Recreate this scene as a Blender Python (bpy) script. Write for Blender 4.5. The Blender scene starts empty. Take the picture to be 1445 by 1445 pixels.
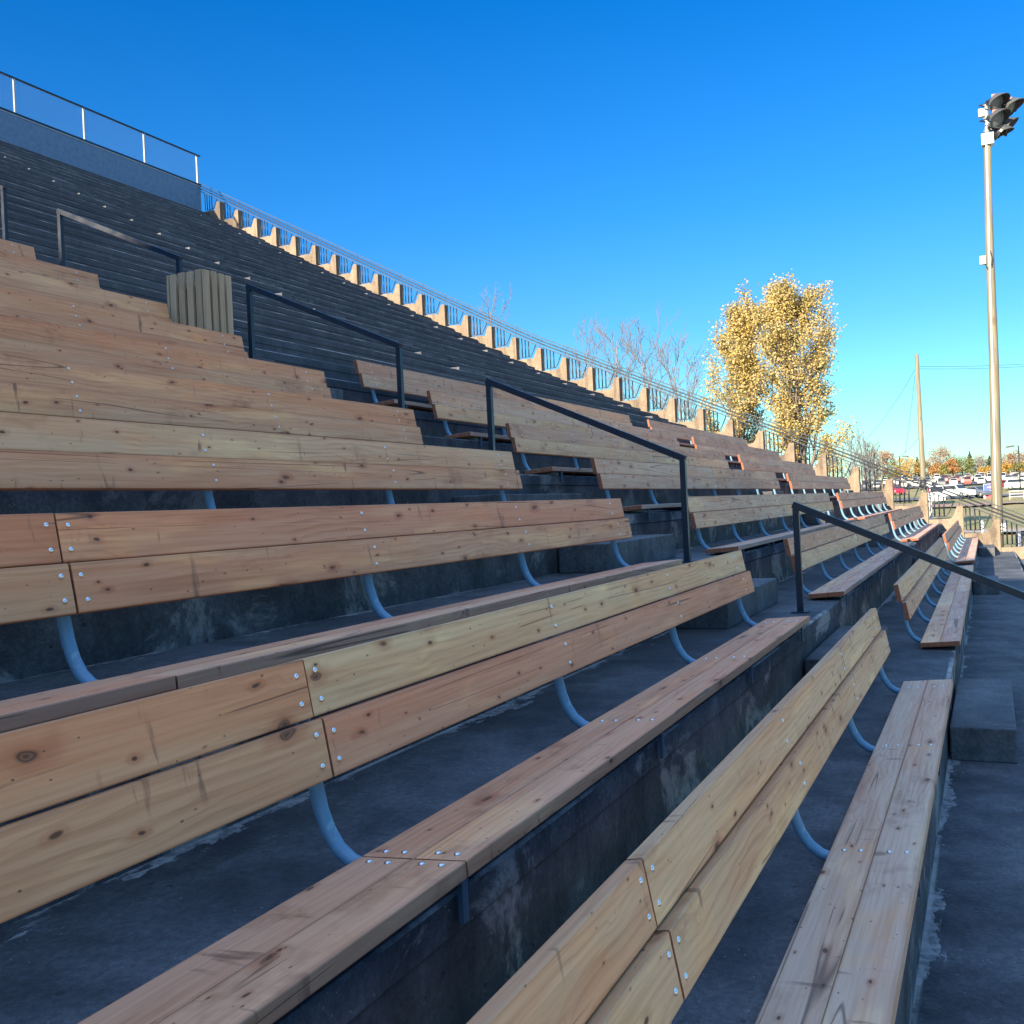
import bpy, bmesh, math, random
import numpy as np
from mathutils import Vector, Matrix

U = 0.9                      # metres per seating-row depth; everything below is laid out in row depths
scene = bpy.context.scene
COL = scene.collection
rnd = random.Random(7)

# ------------------------------------------------------------------ camera, sky, sun, exposure
F_PX, YAW, PITCH, ROLL = 1388.34, 25.818, -0.046, 2.70
CAM = np.array([0.0, 0.0134, 1.8501])
_y, _p, _r = map(math.radians, (YAW, PITCH, ROLL))
FWD = np.array([math.cos(_y)*math.cos(_p), math.sin(_y)*math.cos(_p), math.sin(_p)])
_rt = np.array([math.sin(_y), -math.cos(_y), 0.0])
_up = np.cross(_rt, FWD)
RGT = math.cos(_r)*_rt - math.sin(_r)*_up
UPV = math.sin(_r)*_rt + math.cos(_r)*_up
cam = bpy.data.cameras.new('camera'); camo = bpy.data.objects.new('camera', cam); COL.objects.link(camo)
cam.sensor_width = 36; cam.lens = F_PX/1445*36; cam.clip_start = 0.05; cam.clip_end = 6000
M = Matrix.Identity(4)
for i in range(3):
    M[i][0], M[i][1], M[i][2] = RGT[i], UPV[i], -FWD[i]
    M[i][3] = CAM[i]*U
camo.matrix_world = M
scene.camera = camo

SUN_EL, SUN_AZ = math.radians(20.1), math.radians(13.7)          # azimuth measured from -X towards +Y
S = Vector((-math.cos(SUN_AZ)*math.cos(SUN_EL), math.sin(SUN_AZ)*math.cos(SUN_EL), math.sin(SUN_EL)))
world = bpy.data.worlds.new('World'); scene.world = world; world.use_nodes = True
nt = world.node_tree; nt.nodes.clear()
sky = nt.nodes.new('ShaderNodeTexSky'); sky.sky_type = 'NISHITA'; sky.sun_disc = False
sky.sun_elevation = SUN_EL; sky.sun_rotation = math.atan2(S.x, S.y)
sky.altitude = 0; sky.air_density = 1.0; sky.dust_density = 0.3; sky.ozone_density = 3.0
hs = nt.nodes.new('ShaderNodeHueSaturation'); hs.inputs['Saturation'].default_value = 1.0
hs.inputs['Hue'].default_value = 0.497
bg = nt.nodes.new('ShaderNodeBackground'); bg.inputs['Strength'].default_value = 0.10
wo = nt.nodes.new('ShaderNodeOutputWorld')
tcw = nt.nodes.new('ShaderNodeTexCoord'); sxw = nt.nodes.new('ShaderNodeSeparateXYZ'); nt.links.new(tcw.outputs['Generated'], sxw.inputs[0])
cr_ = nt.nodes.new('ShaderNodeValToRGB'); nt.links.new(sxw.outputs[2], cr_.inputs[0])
el = cr_.color_ramp.elements; el[0].position = 0.0; el[0].color = (.37, .52, .50, 1); el[1].position = 1.0; el[1].color = (3.1, 2.6, 2.3, 1)  # overhead sky, out of view, brightened beyond a real one to fill the shade
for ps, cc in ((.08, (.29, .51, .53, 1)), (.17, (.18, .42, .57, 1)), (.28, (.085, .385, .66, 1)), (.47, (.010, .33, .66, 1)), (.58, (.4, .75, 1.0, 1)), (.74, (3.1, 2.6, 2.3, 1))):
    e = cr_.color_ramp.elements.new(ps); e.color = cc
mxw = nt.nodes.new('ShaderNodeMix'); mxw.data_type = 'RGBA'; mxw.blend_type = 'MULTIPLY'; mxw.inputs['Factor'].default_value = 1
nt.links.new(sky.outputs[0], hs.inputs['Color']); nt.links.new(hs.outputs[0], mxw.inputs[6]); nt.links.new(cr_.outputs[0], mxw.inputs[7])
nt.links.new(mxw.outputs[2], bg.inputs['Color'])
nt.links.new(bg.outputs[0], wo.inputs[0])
sl = bpy.data.lights.new('sun', 'SUN'); sl.energy = 4.7; sl.angle = math.radians(0.53); sl.color = (1.0, 0.84, 0.62)
so = bpy.data.objects.new('sun', sl); COL.objects.link(so)
so.rotation_euler = S.to_track_quat('Z', 'Y').to_euler(); so.location = (-20, 5, 30)
scene.view_settings.view_transform = 'Standard'; scene.view_settings.look = 'None'
scene.view_settings.gamma = 1; scene.view_settings.use_curve_mapping = False
scene.view_settings.exposure = 1.75
scene.render.engine = 'CYCLES'

# ------------------------------------------------------------------ helpers
def at(u, v, X):
    """point on the plane x = X seen at photograph pixel (u, v)"""
    q = FWD + RGT*(u-722.5)/F_PX - UPV*(v-722.5)/F_PX
    t = (X-CAM[0])/q[0]
    return CAM + t*q

class MB:
    """collects shapes (row-depth units) and links them as ONE mesh object"""
    def __init__(s): s.v = []; s.f = []; s.m = []; s.sm = []
    def add(s, vs, fs, mi=0, smooth=False):
        o = len(s.v); s.v += [tuple(p) for p in vs]
        s.f += [tuple(i+o for i in f) for f in fs]; s.m += [mi]*len(fs); s.sm += [smooth]*len(fs)
        return s
    def box(s, a, b, mi=0):
        x0, y0, z0 = a; x1, y1, z1 = b
        return s.add([(x0,y0,z0),(x1,y0,z0),(x1,y1,z0),(x0,y1,z0),(x0,y0,z1),(x1,y0,z1),(x1,y1,z1),(x0,y1,z1)],
              [(0,3,2,1),(4,5,6,7),(0,1,5,4),(1,2,6,5),(2,3,7,6),(3,0,4,7)], mi)
    def beam(s, p0, p1, w, h, up=(0,0,1), mi=0):
        p0, p1 = Vector(p0), Vector(p1); d = (p1-p0).normalized(); up = Vector(up)
        sd = d.cross(up).normalized(); u = sd.cross(d)
        vs = [p+sd*a*w/2+u*b*h/2 for p in (p0, p1) for a, b in ((-1,-1),(1,-1),(1,1),(-1,1))]
        return s.add(vs, [(0,1,2,3),(7,6,5,4),(0,4,5,1),(1,5,6,2),(2,6,7,3),(3,7,4,0)], mi)
    def tube(s, path, r, n=8, mi=0, caps=True):
        path = [Vector(p) for p in path]; rs = r if hasattr(r, '__len__') else [r]*len(path)
        vs = []; prev = None
        for i, p in enumerate(path):
            d = (path[min(i+1, len(path)-1)]-path[max(i-1, 0)]).normalized()
            if prev is None:
                a = Vector((1,0,0)) if abs(d.x) < .9 else Vector((0,1,0)); prev = d.cross(a).normalized()
            prev = (prev-d*prev.dot(d)).normalized(); b = d.cross(prev)
            vs += [p+(prev*math.cos(t)+b*math.sin(t))*rs[i] for t in (2*math.pi*k/n for k in range(n))]
        fs = [(i*n+k, i*n+(k+1)%n, (i+1)*n+(k+1)%n, (i+1)*n+k) for i in range(len(path)-1) for k in range(n)]
        s.add(vs, fs, mi, True)
        if caps:
            o = len(s.v)-len(vs)
            s.f += [tuple(o+k for k in range(n))[::-1], tuple(o+(len(path)-1)*n+k for k in range(n))]
            s.m += [mi]*2; s.sm += [False]*2
        return s
    def lathe(s, prof, c, axis, n=20, mi=0):
        """prof: (distance along axis, radius)"""
        ax = Vector(axis).normalized(); a = ax.cross(Vector((0,0,1)) if abs(ax.z) < .9 else Vector((1,0,0))).normalized(); b = ax.cross(a)
        c = Vector(c); vs = [c+ax*d+(a*math.cos(t)+b*math.sin(t))*r for d, r in prof for t in (2*math.pi*k/n for k in range(n))]
        fs = [(i*n+k, i*n+(k+1)%n, (i+1)*n+(k+1)%n, (i+1)*n+k) for i in range(len(prof)-1) for k in range(n)]
        return s.add(vs, fs, mi, True)
    def prism_x(s, poly, x0, x1, mi=0):
        """polygon in (y, z), counter-clockwise seen from +x, extruded along x"""
        n = len(poly); vs = [(x0, y, z) for y, z in poly]+[(x1, y, z) for y, z in poly]
        fs = [tuple(range(n))[::-1], tuple(range(n, 2*n))]+[(i, (i+1)%n, n+(i+1)%n, n+i) for i in range(n)]
        return s.add(vs, fs, mi)
    def mesh(s, name, mats, org=(0,0,0)):
        me = bpy.data.meshes.new(name)
        me.from_pydata([((x-org[0])*U, (y-org[1])*U, (z-org[2])*U) for x, y, z in s.v], [], s.f)
        for m in (mats if isinstance(mats, (list, tuple)) else [mats]): me.materials.append(m)
        me.polygons.foreach_set('material_index', s.m); me.polygons.foreach_set('use_smooth', s.sm)
        me.update(); return me
    def build(s, name, mats, parent=None, org=(0,0,0), porg=None):
        return put(name, s.mesh(name, mats, org), org, parent, porg)

def put(name, me, org, parent=None, porg=None):
    o = bpy.data.objects.new(name, me); COL.objects.link(o)
    if parent is not None:
        o.parent = parent; pl = parent.get('_org', None)
        pl = porg if porg is not None else (tuple(pl) if pl is not None else (0,0,0))
        o.location = [(org[i]-pl[i])*U for i in range(3)]
    else: o.location = [c*U for c in org]
    return o
def tag(o, label=None, cat=None, group=None, kind=None):
    if label: o['label'] = label
    if cat: o['category'] = cat
    if group: o['group'] = group
    if kind: o['kind'] = kind
    return o
ORG = {}
def thing(name, org, label, cat, group=None):
    o = bpy.data.objects.new(name, None); COL.objects.link(o); o.empty_display_size = .2
    o.location = [c*U for c in org]; ORG[o.name] = tuple(org)
    return tag(o, label, cat, group)
def part(mb, name, mats, parent, org=None):
    po = ORG[parent.name]; org = po if org is None else org
    o = mb.build(name, mats, parent, org, po); ORG[o.name] = tuple(org); return o
def clone(o, parent=None):
    c = o.copy(); COL.objects.link(c); c.parent = parent
    for ch in o.children: clone(ch, c)
    return c

# ------------------------------------------------------------------ node materials
class N:
    def __init__(s, name, rough=.6, metal=0.0):
        s.mat = bpy.data.materials.new(name); s.mat.use_nodes = True; s.nt = s.mat.node_tree
        s.b = s.nt.nodes['Principled BSDF']; s.b.inputs['Roughness'].default_value = rough; s.b.inputs['Metallic'].default_value = metal
    def n(s, t, **kw):
        x = s.nt.nodes.new('ShaderNode'+t)
        for k, v in kw.items(): setattr(x, k, v)
        return x
    def L(s, a, b): s.nt.links.new(a, b)
    def val(s, x, inp):
        if isinstance(x, bpy.types.NodeSocket): s.L(x, inp)
        else: inp.default_value = x
    def math(s, op, a, b=0.0, c=None, clamp=False):
        m = s.n('Math', operation=op, use_clamp=clamp); s.val(a, m.inputs[0]); s.val(b, m.inputs[1])
        if c is not None: s.val(c, m.inputs[2])
        return m.outputs[0]
    def vmul(s, v, k):
        m = s.n('VectorMath', operation='MULTIPLY'); s.L(v, m.inputs[0]); s.val(k, m.inputs[1]); return m.outputs[0]
    def vadd(s, v, k):
        m = s.n('VectorMath', operation='ADD'); s.L(v, m.inputs[0]); s.val(k, m.inputs[1]); return m.outputs[0]
    def noise(s, v, scale, detail=4, rough=.55, dist=0.0):
        m = s.n('TexNoise'); s.L(v, m.inputs['Vector']); m.inputs['Scale'].default_value = scale
        m.inputs['Detail'].default_value = detail; m.inputs['Roughness'].default_value = rough; m.inputs['Distortion'].default_value = dist
        return m.outputs['Fac']
    def ramp(s, x, lo, hi, a=0.0, b=1.0, smooth=True):
        m = s.n('MapRange', interpolation_type='SMOOTHSTEP' if smooth else 'LINEAR'); s.val(x, m.inputs['Value'])
        for k, v in zip(('From Min','From Max','To Min','To Max'), (lo, hi, a, b)): s.val(v, m.inputs[k])
        return m.outputs[0]
    def mix(s, f, a, b, mode='MIX'):
        m = s.n('Mix', data_type='RGBA', blend_type=mode); s.val(f, m.inputs['Factor'])
        for x, i in ((a, 6), (b, 7)):
            if isinstance(x, bpy.types.NodeSocket): s.L(x, m.inputs[i])
            else: m.inputs[i].default_value = (*x, 1) if len(x) == 3 else x
        return m.outputs[2]
    def bump(s, h, strength=.3, dist=.01):
        m = s.n('Bump'); m.inputs['Strength'].default_value = strength; m.inputs['Distance'].default_value = dist
        s.L(h, m.inputs['Height']); s.L(m.outputs[0], s.b.inputs['Normal'])
    def col(s, c): s.val(c if isinstance(c, bpy.types.NodeSocket) else (*c, 1), s.b.inputs['Base Color'])
    def obj(s): return s.n('TexCoord').outputs['Object']
    def pos(s): return s.n('NewGeometry').outputs['Position']
    def xyz(s, v):
        m = s.n('SeparateXYZ'); s.L(v, m.inputs[0]); return m.outputs
    def comb(s, x, y, z):
        m = s.n('CombineXYZ')
        for a, i in zip((x, y, z), m.inputs): s.val(a, i)
        return m.outputs[0]

def wood_mat(name, stain=1.0):
    n = N(name, .62); o = n.obj(); oi = n.n('ObjectInfo'); rd = oi.outputs['Random']
    off = n.comb(n.math('MULTIPLY', rd, 137.0), n.math('MULTIPLY', rd, 71.0), n.math('MULTIPLY', rd, 43.0))
    p = n.vadd(o, off); x, y, z = n.xyz(p); ox, oy, oz = n.xyz(o)
    w = n.math('ADD', z, y)
    # knots: sparse cells of a plane Voronoi
    def knots(sx, sw, base, spread, power):
        vo = n.n('TexVoronoi', voronoi_dimensions='2D', feature='F1'); vo.inputs['Scale'].default_value = 1
        wob = n.noise(p, 9, 2)
        n.L(n.comb(n.math('ADD', n.math('MULTIPLY', x, sx), n.math('MULTIPLY', wob, .25)), n.math('ADD', n.math('MULTIPLY', w, sw), n.math('MULTIPLY', wob, .2)), 0.0), vo.inputs['Vector'])
        rc = n.xyz(vo.outputs['Color'])[0]
        rad = n.math('MAXIMUM', .004, n.math('ADD', base, n.math('MULTIPLY', spread, n.math('POWER', rc, power))))
        d = vo.outputs['Distance']
        return n.ramp(d, n.math('MULTIPLY', rad, .45), rad, 1, 0), d, n.ramp(d, rad, n.math('MULTIPLY', rad, 2.6), 1, 0)
    k1, d1, h1 = knots(2.7, 6.6, -.05, .165, 1.4)
    k2, d2, h2 = knots(5.3, 11.5, -.13, .24, 1.5)
    k3, d3, h3 = knots(13.0, 24.0, -.30, .40, 1.3)
    # cathedral grain bent round the knots
    bend = n.math('DIVIDE', .011, n.math('ADD', d1, .07))
    gw = n.math('ADD', w, n.math('ADD', n.math('MULTIPLY', bend, .35), n.math('MULTIPLY', n.noise(n.vmul(p, (.9, 4, 4)), 1.0, 3), .16)))
    wv = n.n('TexWave', wave_type='BANDS', bands_direction='Y', wave_profile='SAW')
    n.L(n.comb(n.math('MULTIPLY', x, .12), gw, 0.0), wv.inputs['Vector'])
    wv.inputs['Scale'].default_value = 12; wv.inputs['Distortion'].default_value = 1.6; wv.inputs['Detail'].default_value = 3; wv.inputs['Detail Scale'].default_value = 1.5
    fine = n.noise(n.vmul(p, (2.2, 85, 85)), 1.0, 4, .6)
    med = n.noise(n.vmul(p, (.8, 9, 9)), 1.0, 4, .6)
    blot = n.noise(p, 2.4, 4, .6)
    c = oi.outputs['Color']
    heart = n.ramp(n.noise(n.vmul(p, (.45, 5.5, 5.5)), 1.0, 4, .6, .3), .44, .60)
    c = n.mix(n.math('MULTIPLY', heart, .55), c, (.98, .73, .60), 'MULTIPLY')
    sap = n.ramp(n.noise(n.vadd(n.vmul(p, (.8, 4.5, 4.5)), (5.0, 3.0, 9.0)), 1.0, 4, .6, .3), .54, .66)
    c = n.mix(n.math('MULTIPLY', sap, .9), c, (1.22, 1.30, 1.18), 'MULTIPLY')
    wamt = n.math('MULTIPLY', n.ramp(wv.outputs['Fac'], .35, 1.0), n.ramp(n.noise(p, 1.1, 3), .40, .66, .06, .38))
    c = n.mix(wamt, c, (.60, .46, .36), 'MULTIPLY')
    c = n.mix(n.ramp(fine, .35, .72, 0, .45), c, (.70, .60, .52), 'MULTIPLY')
    c = n.mix(n.ramp(med, .52, .75, 0, .5), c, (.62, .46, .38), 'MULTIPLY')
    c = n.mix(n.ramp(blot, .55, .72, 0, .42), c, (1.18, 1.02, .74), 'MULTIPLY')
    c = n.mix(n.ramp(n.noise(n.vmul(p, (1.7, 2.5, 2.5)), 1.0, 5, .7), .56, .74, 0, .7*stain), c, (.50, .40, .34), 'MULTIPLY')
    # brushy dark marks across the board
    mk = n.math('MULTIPLY', n.ramp(n.noise(n.vmul(p, (16, 3.2, 3.2)), 1.0, 3, .6, .4), .61, .71), n.ramp(n.noise(p, 3.1, 2), .47, .6))
    c = n.mix(n.math('MULTIPLY', mk, .75*stain), c, (.17, .075, .038))
    c = n.mix(n.math('MULTIPLY', h1, .5), c, (.62, .36, .22), 'MULTIPLY')
    c = n.mix(n.math('MULTIPLY', h2, .35), c, (.62, .38, .24), 'MULTIPLY')
    kr = n.mix(n.ramp(n.math('SINE', n.math('MULTIPLY', d1, 130.0)), -.6, .8), (.20, .075, .03), (.06, .02, .008))
    c = n.mix(n.math('MULTIPLY', k1, .9), c, kr)
    c = n.mix(n.math('MULTIPLY', k2, .9), c, (.075, .026, .010))
    c = n.mix(n.math('MULTIPLY', k3, .8), c, (.085, .030, .012))
    c = n.mix(n.ramp(n.math('ABSOLUTE', oz), .062, .0757, 0, .38), c, (.55, .45, .38), 'MULTIPLY')
    # checks (thin drying cracks)
    ck = n.math('MULTIPLY', n.ramp(n.math('ABSOLUTE', n.math('SUBTRACT', n.noise(n.vmul(p, (.22, 8, 8)), 1.0, 1, .4), .5)), 0, .007, 1, 0), n.ramp(n.noise(p, 1.3, 2), .50, .56))
    c = n.mix(n.math('MULTIPLY', ck, .7), c, (.07, .03, .015))
    n.col(c)
    n.L(n.ramp(fine, .2, .8, .52, .75), n.b.inputs['Roughness'])
    h = n.math('SUBTRACT', n.math('MULTIPLY', fine, .5), n.math('ADD', ck, n.math('MULTIPLY', k1, .5)))
    n.bump(h, .35, .004); return n.mat

def endgrain_mat():
    n = N('board_end_grain', .75); o = n.obj(); rd = n.n('ObjectInfo').outputs['Random']
    p = n.vadd(o, n.comb(rd, n.math('MULTIPLY', rd, 7.0), rd)); x, y, z = n.xyz(p)
    wv = n.n('TexWave', wave_type='RINGS', rings_direction='X'); n.L(p, wv.inputs['Vector']); wv.inputs['Scale'].default_value = 40; wv.inputs['Distortion'].default_value = 2
    c = n.mix(wv.outputs['Fac'], (.30, .10, .045), (.20, .06, .028))
    n.col(n.mix(n.ramp(n.noise(p, 30, 3), .45, .7, 0, .6), c, (.10, .035, .02))); return n.mat

def concrete_mat(name, lo, hi, kind='plain'):
    n = N(name, .85); p = n.pos(); x, y, z = n.xyz(p); nz = n.xyz(n.n('NewGeometry').outputs['Normal'])[2]
    big = n.noise(p, .7, 5, .6); mid = n.noise(p, 4, 5, .65); fine = n.noise(p, 45, 3, .6)
    c = n.mix(n.ramp(n.math('ADD', n.math('MULTIPLY', big, .6), n.math('MULTIPLY', mid, .4)), .38, .62), lo, hi)
    c = n.mix(n.ramp(fine, .3, .7, 0, .8), c, (.55, .55, .56), 'MULTIPLY')
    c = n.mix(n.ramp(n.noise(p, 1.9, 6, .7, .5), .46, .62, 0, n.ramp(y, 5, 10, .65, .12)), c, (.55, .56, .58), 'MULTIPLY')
    c = n.mix(n.ramp(n.noise(p, 150, 2, .5), .45, .75, 0, .7), c, (1.7, 1.7, 1.7), 'MULTIPLY')
    vert = n.ramp(n.math('ABSOLUTE', nz), .3, .7, 1, 0)
    # run-off streaks down the risers
    st = n.noise(n.comb(n.math('MULTIPLY', x, 5), n.math('MULTIPLY', y, 5), n.math('MULTIPLY', z, .7)), 1.0, 5, .65)
    c = n.mix(n.math('MULTIPLY', vert, n.ramp(st, .50, .68, 0, .75)), c, (.42, .44, .46), 'MULTIPLY')
    c = n.mix(n.math('MULTIPLY', vert, n.ramp(n.math('SUBTRACT', 1.0, st), .56, .72, 0, .5)), c, (1.4, 1.4, 1.38), 'MULTIPLY')
    # pits
    vo = n.n('TexVoronoi'); n.L(p, vo.inputs['Vector']); vo.inputs['Scale'].default_value = 14
    pit = n.math('MULTIPLY', n.ramp(vo.outputs['Distance'], .08, .16, 1, 0), n.ramp(n.xyz(vo.outputs['Color'])[0], .72, .78))
    c = n.mix(n.math('MULTIPLY', pit, .75), c, (.02, .02, .022))
    if kind == 'terrace':
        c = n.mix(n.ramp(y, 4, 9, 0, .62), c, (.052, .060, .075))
        fy = n.math('FRACT', n.math('ADD', n.math('DIVIDE', y, U), 100.65))
        up = n.ramp(nz, .6, .9)
        pn = n.noise(n.comb(n.math('MULTIPLY', x, 1.3), n.math('MULTIPLY', y, 3), z), 1.6, 6, .7)
        wd = n.ramp(pn, .42, .70, .997, .86)
        back = n.math('MULTIPLY', n.math('MULTIPLY', n.ramp(n.math('SUBTRACT', fy, wd), 0, .012), up), n.ramp(n.noise(p, .9, 4), .42, .5))
        back = n.math('MULTIPLY', back, n.ramp(n.noise(p, 22, 4, .7), .34, .6, .25, 1))
        c = n.mix(n.math('MULTIPLY', back, .8), c, (.33, .34, .35))
        edge = n.ramp(n.math('ABSOLUTE', n.math('SUBTRACT', n.math('FRACT', n.math('ADD', fy, .5)), .5)), .012, .03, 1, 0)
        lip = n.math('MULTIPLY', edge, n.ramp(n.noise(n.comb(n.math('MULTIPLY', x, 1.1), y, n.math('MULTIPLY', z, 3)), 1.0, 6, .7), .46, .62))
        lip = n.math('MULTIPLY', lip, n.ramp(nz, .3, .6))
        c = n.mix(n.math('MULTIPLY', lip, .75), c, (.40, .40, .39))
        # pale lime bloom on risers
        ef = n.math('MULTIPLY', vert, n.ramp(n.noise(n.vmul(p, (1.0, 1.0, 1.2)), 1.5, 7, .72, .6), .52, .62))
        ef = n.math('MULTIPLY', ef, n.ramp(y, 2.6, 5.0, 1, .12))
        c = n.mix(n.math('MULTIPLY', ef, .75), c, (.28, .285, .28))
        # flecks of grit
        v2 = n.n('TexVoronoi'); n.L(p, v2.inputs['Vector']); v2.inputs['Scale'].default_value = 38
        fl = n.math('MULTIPLY', n.ramp(v2.outputs['Distance'], .07, .13, 1, 0), n.ramp(n.xyz(v2.outputs['Color'])[1], .76, .8))
        c = n.mix(n.math('MULTIPLY', fl, .7), c, (.30, .31, .30))
    n.col(c)
    n.bump(n.math('ADD', n.math('MULTIPLY', fine, .5), n.math('SUBTRACT', mid, pit)), .5, .015)
    return n.mat

def paint_mat(name, c, rough=.4, chip=None, metal=0.0, amt=.5):
    n = N(name, rough, metal); p = n.obj()
    k = n.noise(p, 6, 5, .7)
    cc = n.mix(n.ramp(k, .35, .7, 0, .5), c, tuple(v*.7 for v in c))
    if chip: cc = n.mix(n.ramp(n.noise(p, 14, 5, .75), .60, .66, 0, amt), cc, chip)
    n.col(cc); n.L(n.ramp(k, .3, .7, rough*.8, min(1, rough*1.3)), n.b.inputs['Roughness']); return n.mat

def obj_paint_mat(name, rough=.3):
    n = N(name, rough); n.col(n.n('ObjectInfo').outputs['Color']); n.b.inputs['Coat Weight'].default_value = .3; return n.mat

def leaf_mat(name, a, b, c, scale=.8, trans=.25):
    n = N(name, .6); p = n.pos(); k = n.noise(p, scale, 3, .6); k2 = n.noise(p, 9, 2, .6)
    cc = n.mix(n.ramp(k, .38, .62), a, b); cc = n.mix(n.ramp(k2, .48, .66), cc, c); n.col(cc)
    tr = n.n('BsdfTranslucent'); n.L(cc, tr.inputs[0]); ms = n.n('MixShader'); ms.inputs[0].default_value = trans
    n.L(n.b.outputs[0], ms.inputs[1]); n.L(tr.outputs[0], ms.inputs[2]); n.L(ms.outputs[0], n.nt.nodes['Material Output'].inputs[0]); return n.mat

WOOD = wood_mat('cedar_board'); END = endgrain_mat()
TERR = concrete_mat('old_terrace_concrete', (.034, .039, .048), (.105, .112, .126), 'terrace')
BLOCK = concrete_mat('step_block_concrete', (.062, .068, .078), (.13, .138, .15))
WALLC = concrete_mat('tan_wall_concrete', (.19, .142, .098), (.265, .205, .145))
PARA = paint_mat('blue_grey_parapet_render', (.12, .215, .335), .8, (.14, .225, .33))
TUBE = paint_mat('worn_blue_tube_paint', (.125, .245, .36), .42, (.26, .38, .42), amt=.6)
NAVY = paint_mat('dark_navy_rail_paint', (.008, .014, .028), .38, (.04, .05, .08), amt=.3)
GALV = N('galvanised_bolt', .32, 1.0); GALV.col((.72, .73, .74)); GALV = GALV.mat
BRKT = paint_mat('dull_blue_bracket_paint', (.05, .09, .14), .5, (.10, .10, .10))
STEEL = paint_mat('grey_steel_post', (.42, .43, .42), .45, metal=.3)
RAILP = paint_mat('dark_railing_paint', (.007, .013, .023), .45)
RAILT = paint_mat('grey_green_railing_paint', (.055, .065, .075), .5)
BINW = None

# ------------------------------------------------------------------ seating terrace
def zt(r): return .4637*r - .09 + .0821*max(0, r-15.3)
XL, XW = -24.0, 33.5
stand = thing('concrete_grandstand', (0, 0, 0), 'dark weathered concrete grandstand stepped up in long rows under the benches', 'grandstand')
mb = MB()
prof = [(-2.68, -2.6)]
for r in range(-2, 32):
    y = r-.65; z0, z1 = zt(r-1) if r > -2 else -1.6, zt(r)
    prof += [(y, z0), (y, z1-.115), (y-.010, z1-.105), (y-.010, z1-.010), (y-.002, z1)]
prof += [(31.2, zt(31)), (31.2, -2.6)]
prof = prof[:-2] + [(31.2, zt(31))]
n_ = len(prof); xs = [XL+i*(XW-XL)/24 for i in range(25)]
vs = [(x, y, z) for x in xs for y, z in prof]
fs = [(i*n_+j, (i+1)*n_+j, (i+1)*n_+j+1, i*n_+j+1) for i in range(24) for j in range(n_-1)]
mb.add(vs, fs)
mb.add([(XL, y, z) for y, z in prof]+[(XL, 31.2, -2.6)], [tuple(range(n_+1))])
mb.add([(XW, y, z) for y, z in prof]+[(XW, 31.2, -2.6)], [tuple(range(n_+1))[::-1]])
mb.add([(XL, 31.2, zt(31)), (XW, 31.2, zt(31)), (XW, 31.2, -2.6), (XL, 31.2, -2.6)], [(0, 1, 2, 3)])
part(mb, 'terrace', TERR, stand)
def bevel_box_mesh(name, sx, sy, sz, bev, mats, endmat=None, segs=1):
    bm = bmesh.new(); bmesh.ops.create_cube(bm, size=1)
    for v in bm.verts: v.co = Vector((v.co.x*sx*U, v.co.y*sy*U, v.co.z*sz*U))
    bmesh.ops.bevel(bm, geom=list(bm.edges), offset=bev*U, segments=segs, affect='EDGES', profile=.5)
    if endmat:
        for f in bm.faces:
            if abs(f.normal.x) > .9: f.material_index = 1
    me = bpy.data.meshes.new(name); bm.to_mesh(me); bm.free()
    for m in mats: me.materials.append(m)
    return me
for (x0, x1, rows) in ((7.72, 9.75, range(0, 17)), (20.05, 21.35, range(0, 32)), (31.45, 33.3, range(0, 32))):
    for r in rows:
        h = zt(r)-zt(r-1); me = bevel_box_mesh('step_block', x1-x0, .43, h*.52, .010, [BLOCK], segs=2)
        o = bpy.data.objects.new('step_block', me); COL.objects.link(o); o.parent = stand
        o.location = ((x0+x1)/2*U, (r-.65-.022-.215)*U, (zt(r-1)+h*.26)*U)
        o.rotation_euler = (0, 0, rnd.uniform(-.004, .004))
# faded seat numbers on the riser of the fifth row
NUMP = N('faded_number_paint', .8); NUMP.col((.085, .10, .115)); NUMP = NUMP.mat
for txt, x in (('36', 3.32), ('37', 3.875), ('38', 4.38)):
    cu = bpy.data.curves.new('t', 'FONT'); cu.body = txt; cu.size = .066*U; cu.align_x = 'CENTER'; cu.extrude = .0006
    t = bpy.data.objects.new('t', cu); me = bpy.data.meshes.new_from_object(t); bpy.data.objects.remove(t); me.name = 'seat_number'
    me.materials.append(NUMP); o = bpy.data.objects.new('seat_number', me); COL.objects.link(o); o.parent = stand
    o.location = (x*U, 4.3495*U, 1.984*U); o.rotation_euler = (math.pi/2, 0, 0)
    o['label'] = 'faded stencilled seat number %s on the dark riser' % txt

# ------------------------------------------------------------------ benches
LEAN, TILT = -math.radians(10.4), -math.radians(94.4)
PH, PT = .1694, .046
CBACK = lambda s: (-.2351 + s*.0305*1.0 + .0226*.984, .3581 + s*.0840 - .0226*.18)      # centre of the upper / lower back board
CSEAT = lambda s: (-.5305 + s*.0850, -.013 - s*.0066 - .0230)
board_mesh = {}
def board(L):
    if L not in board_mesh:
        board_mesh[L] = bevel_box_mesh('board', L, PT, PH, .0045, [WOOD, END], True, 2)
    return board_mesh[L]
bm = bmesh.new(); bmesh.ops.create_uvsphere(bm, u_segments=10, v_segments=6, radius=.0098*U)
for v in bm.verts: v.co.y *= .62
bolt_me = bpy.data.meshes.new('bolt'); bm.to_mesh(bolt_me); bm.free(); bolt_me.materials.append(GALV)
for p in bolt_me.polygons: p.use_smooth = True
TP = [(-.150,.500),(-.188,.300),(-.214,.160),(-.228,.095),(-.250,.038),(-.282,-.010),(-.325,-.042),(-.38,-.060),(-.45,-.066),(-.640,-.066)]
mb = MB().tube([(0, y, z) for y, z in TP], .0225, 12); tube_me = mb.mesh('tube_support', TUBE)
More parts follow.
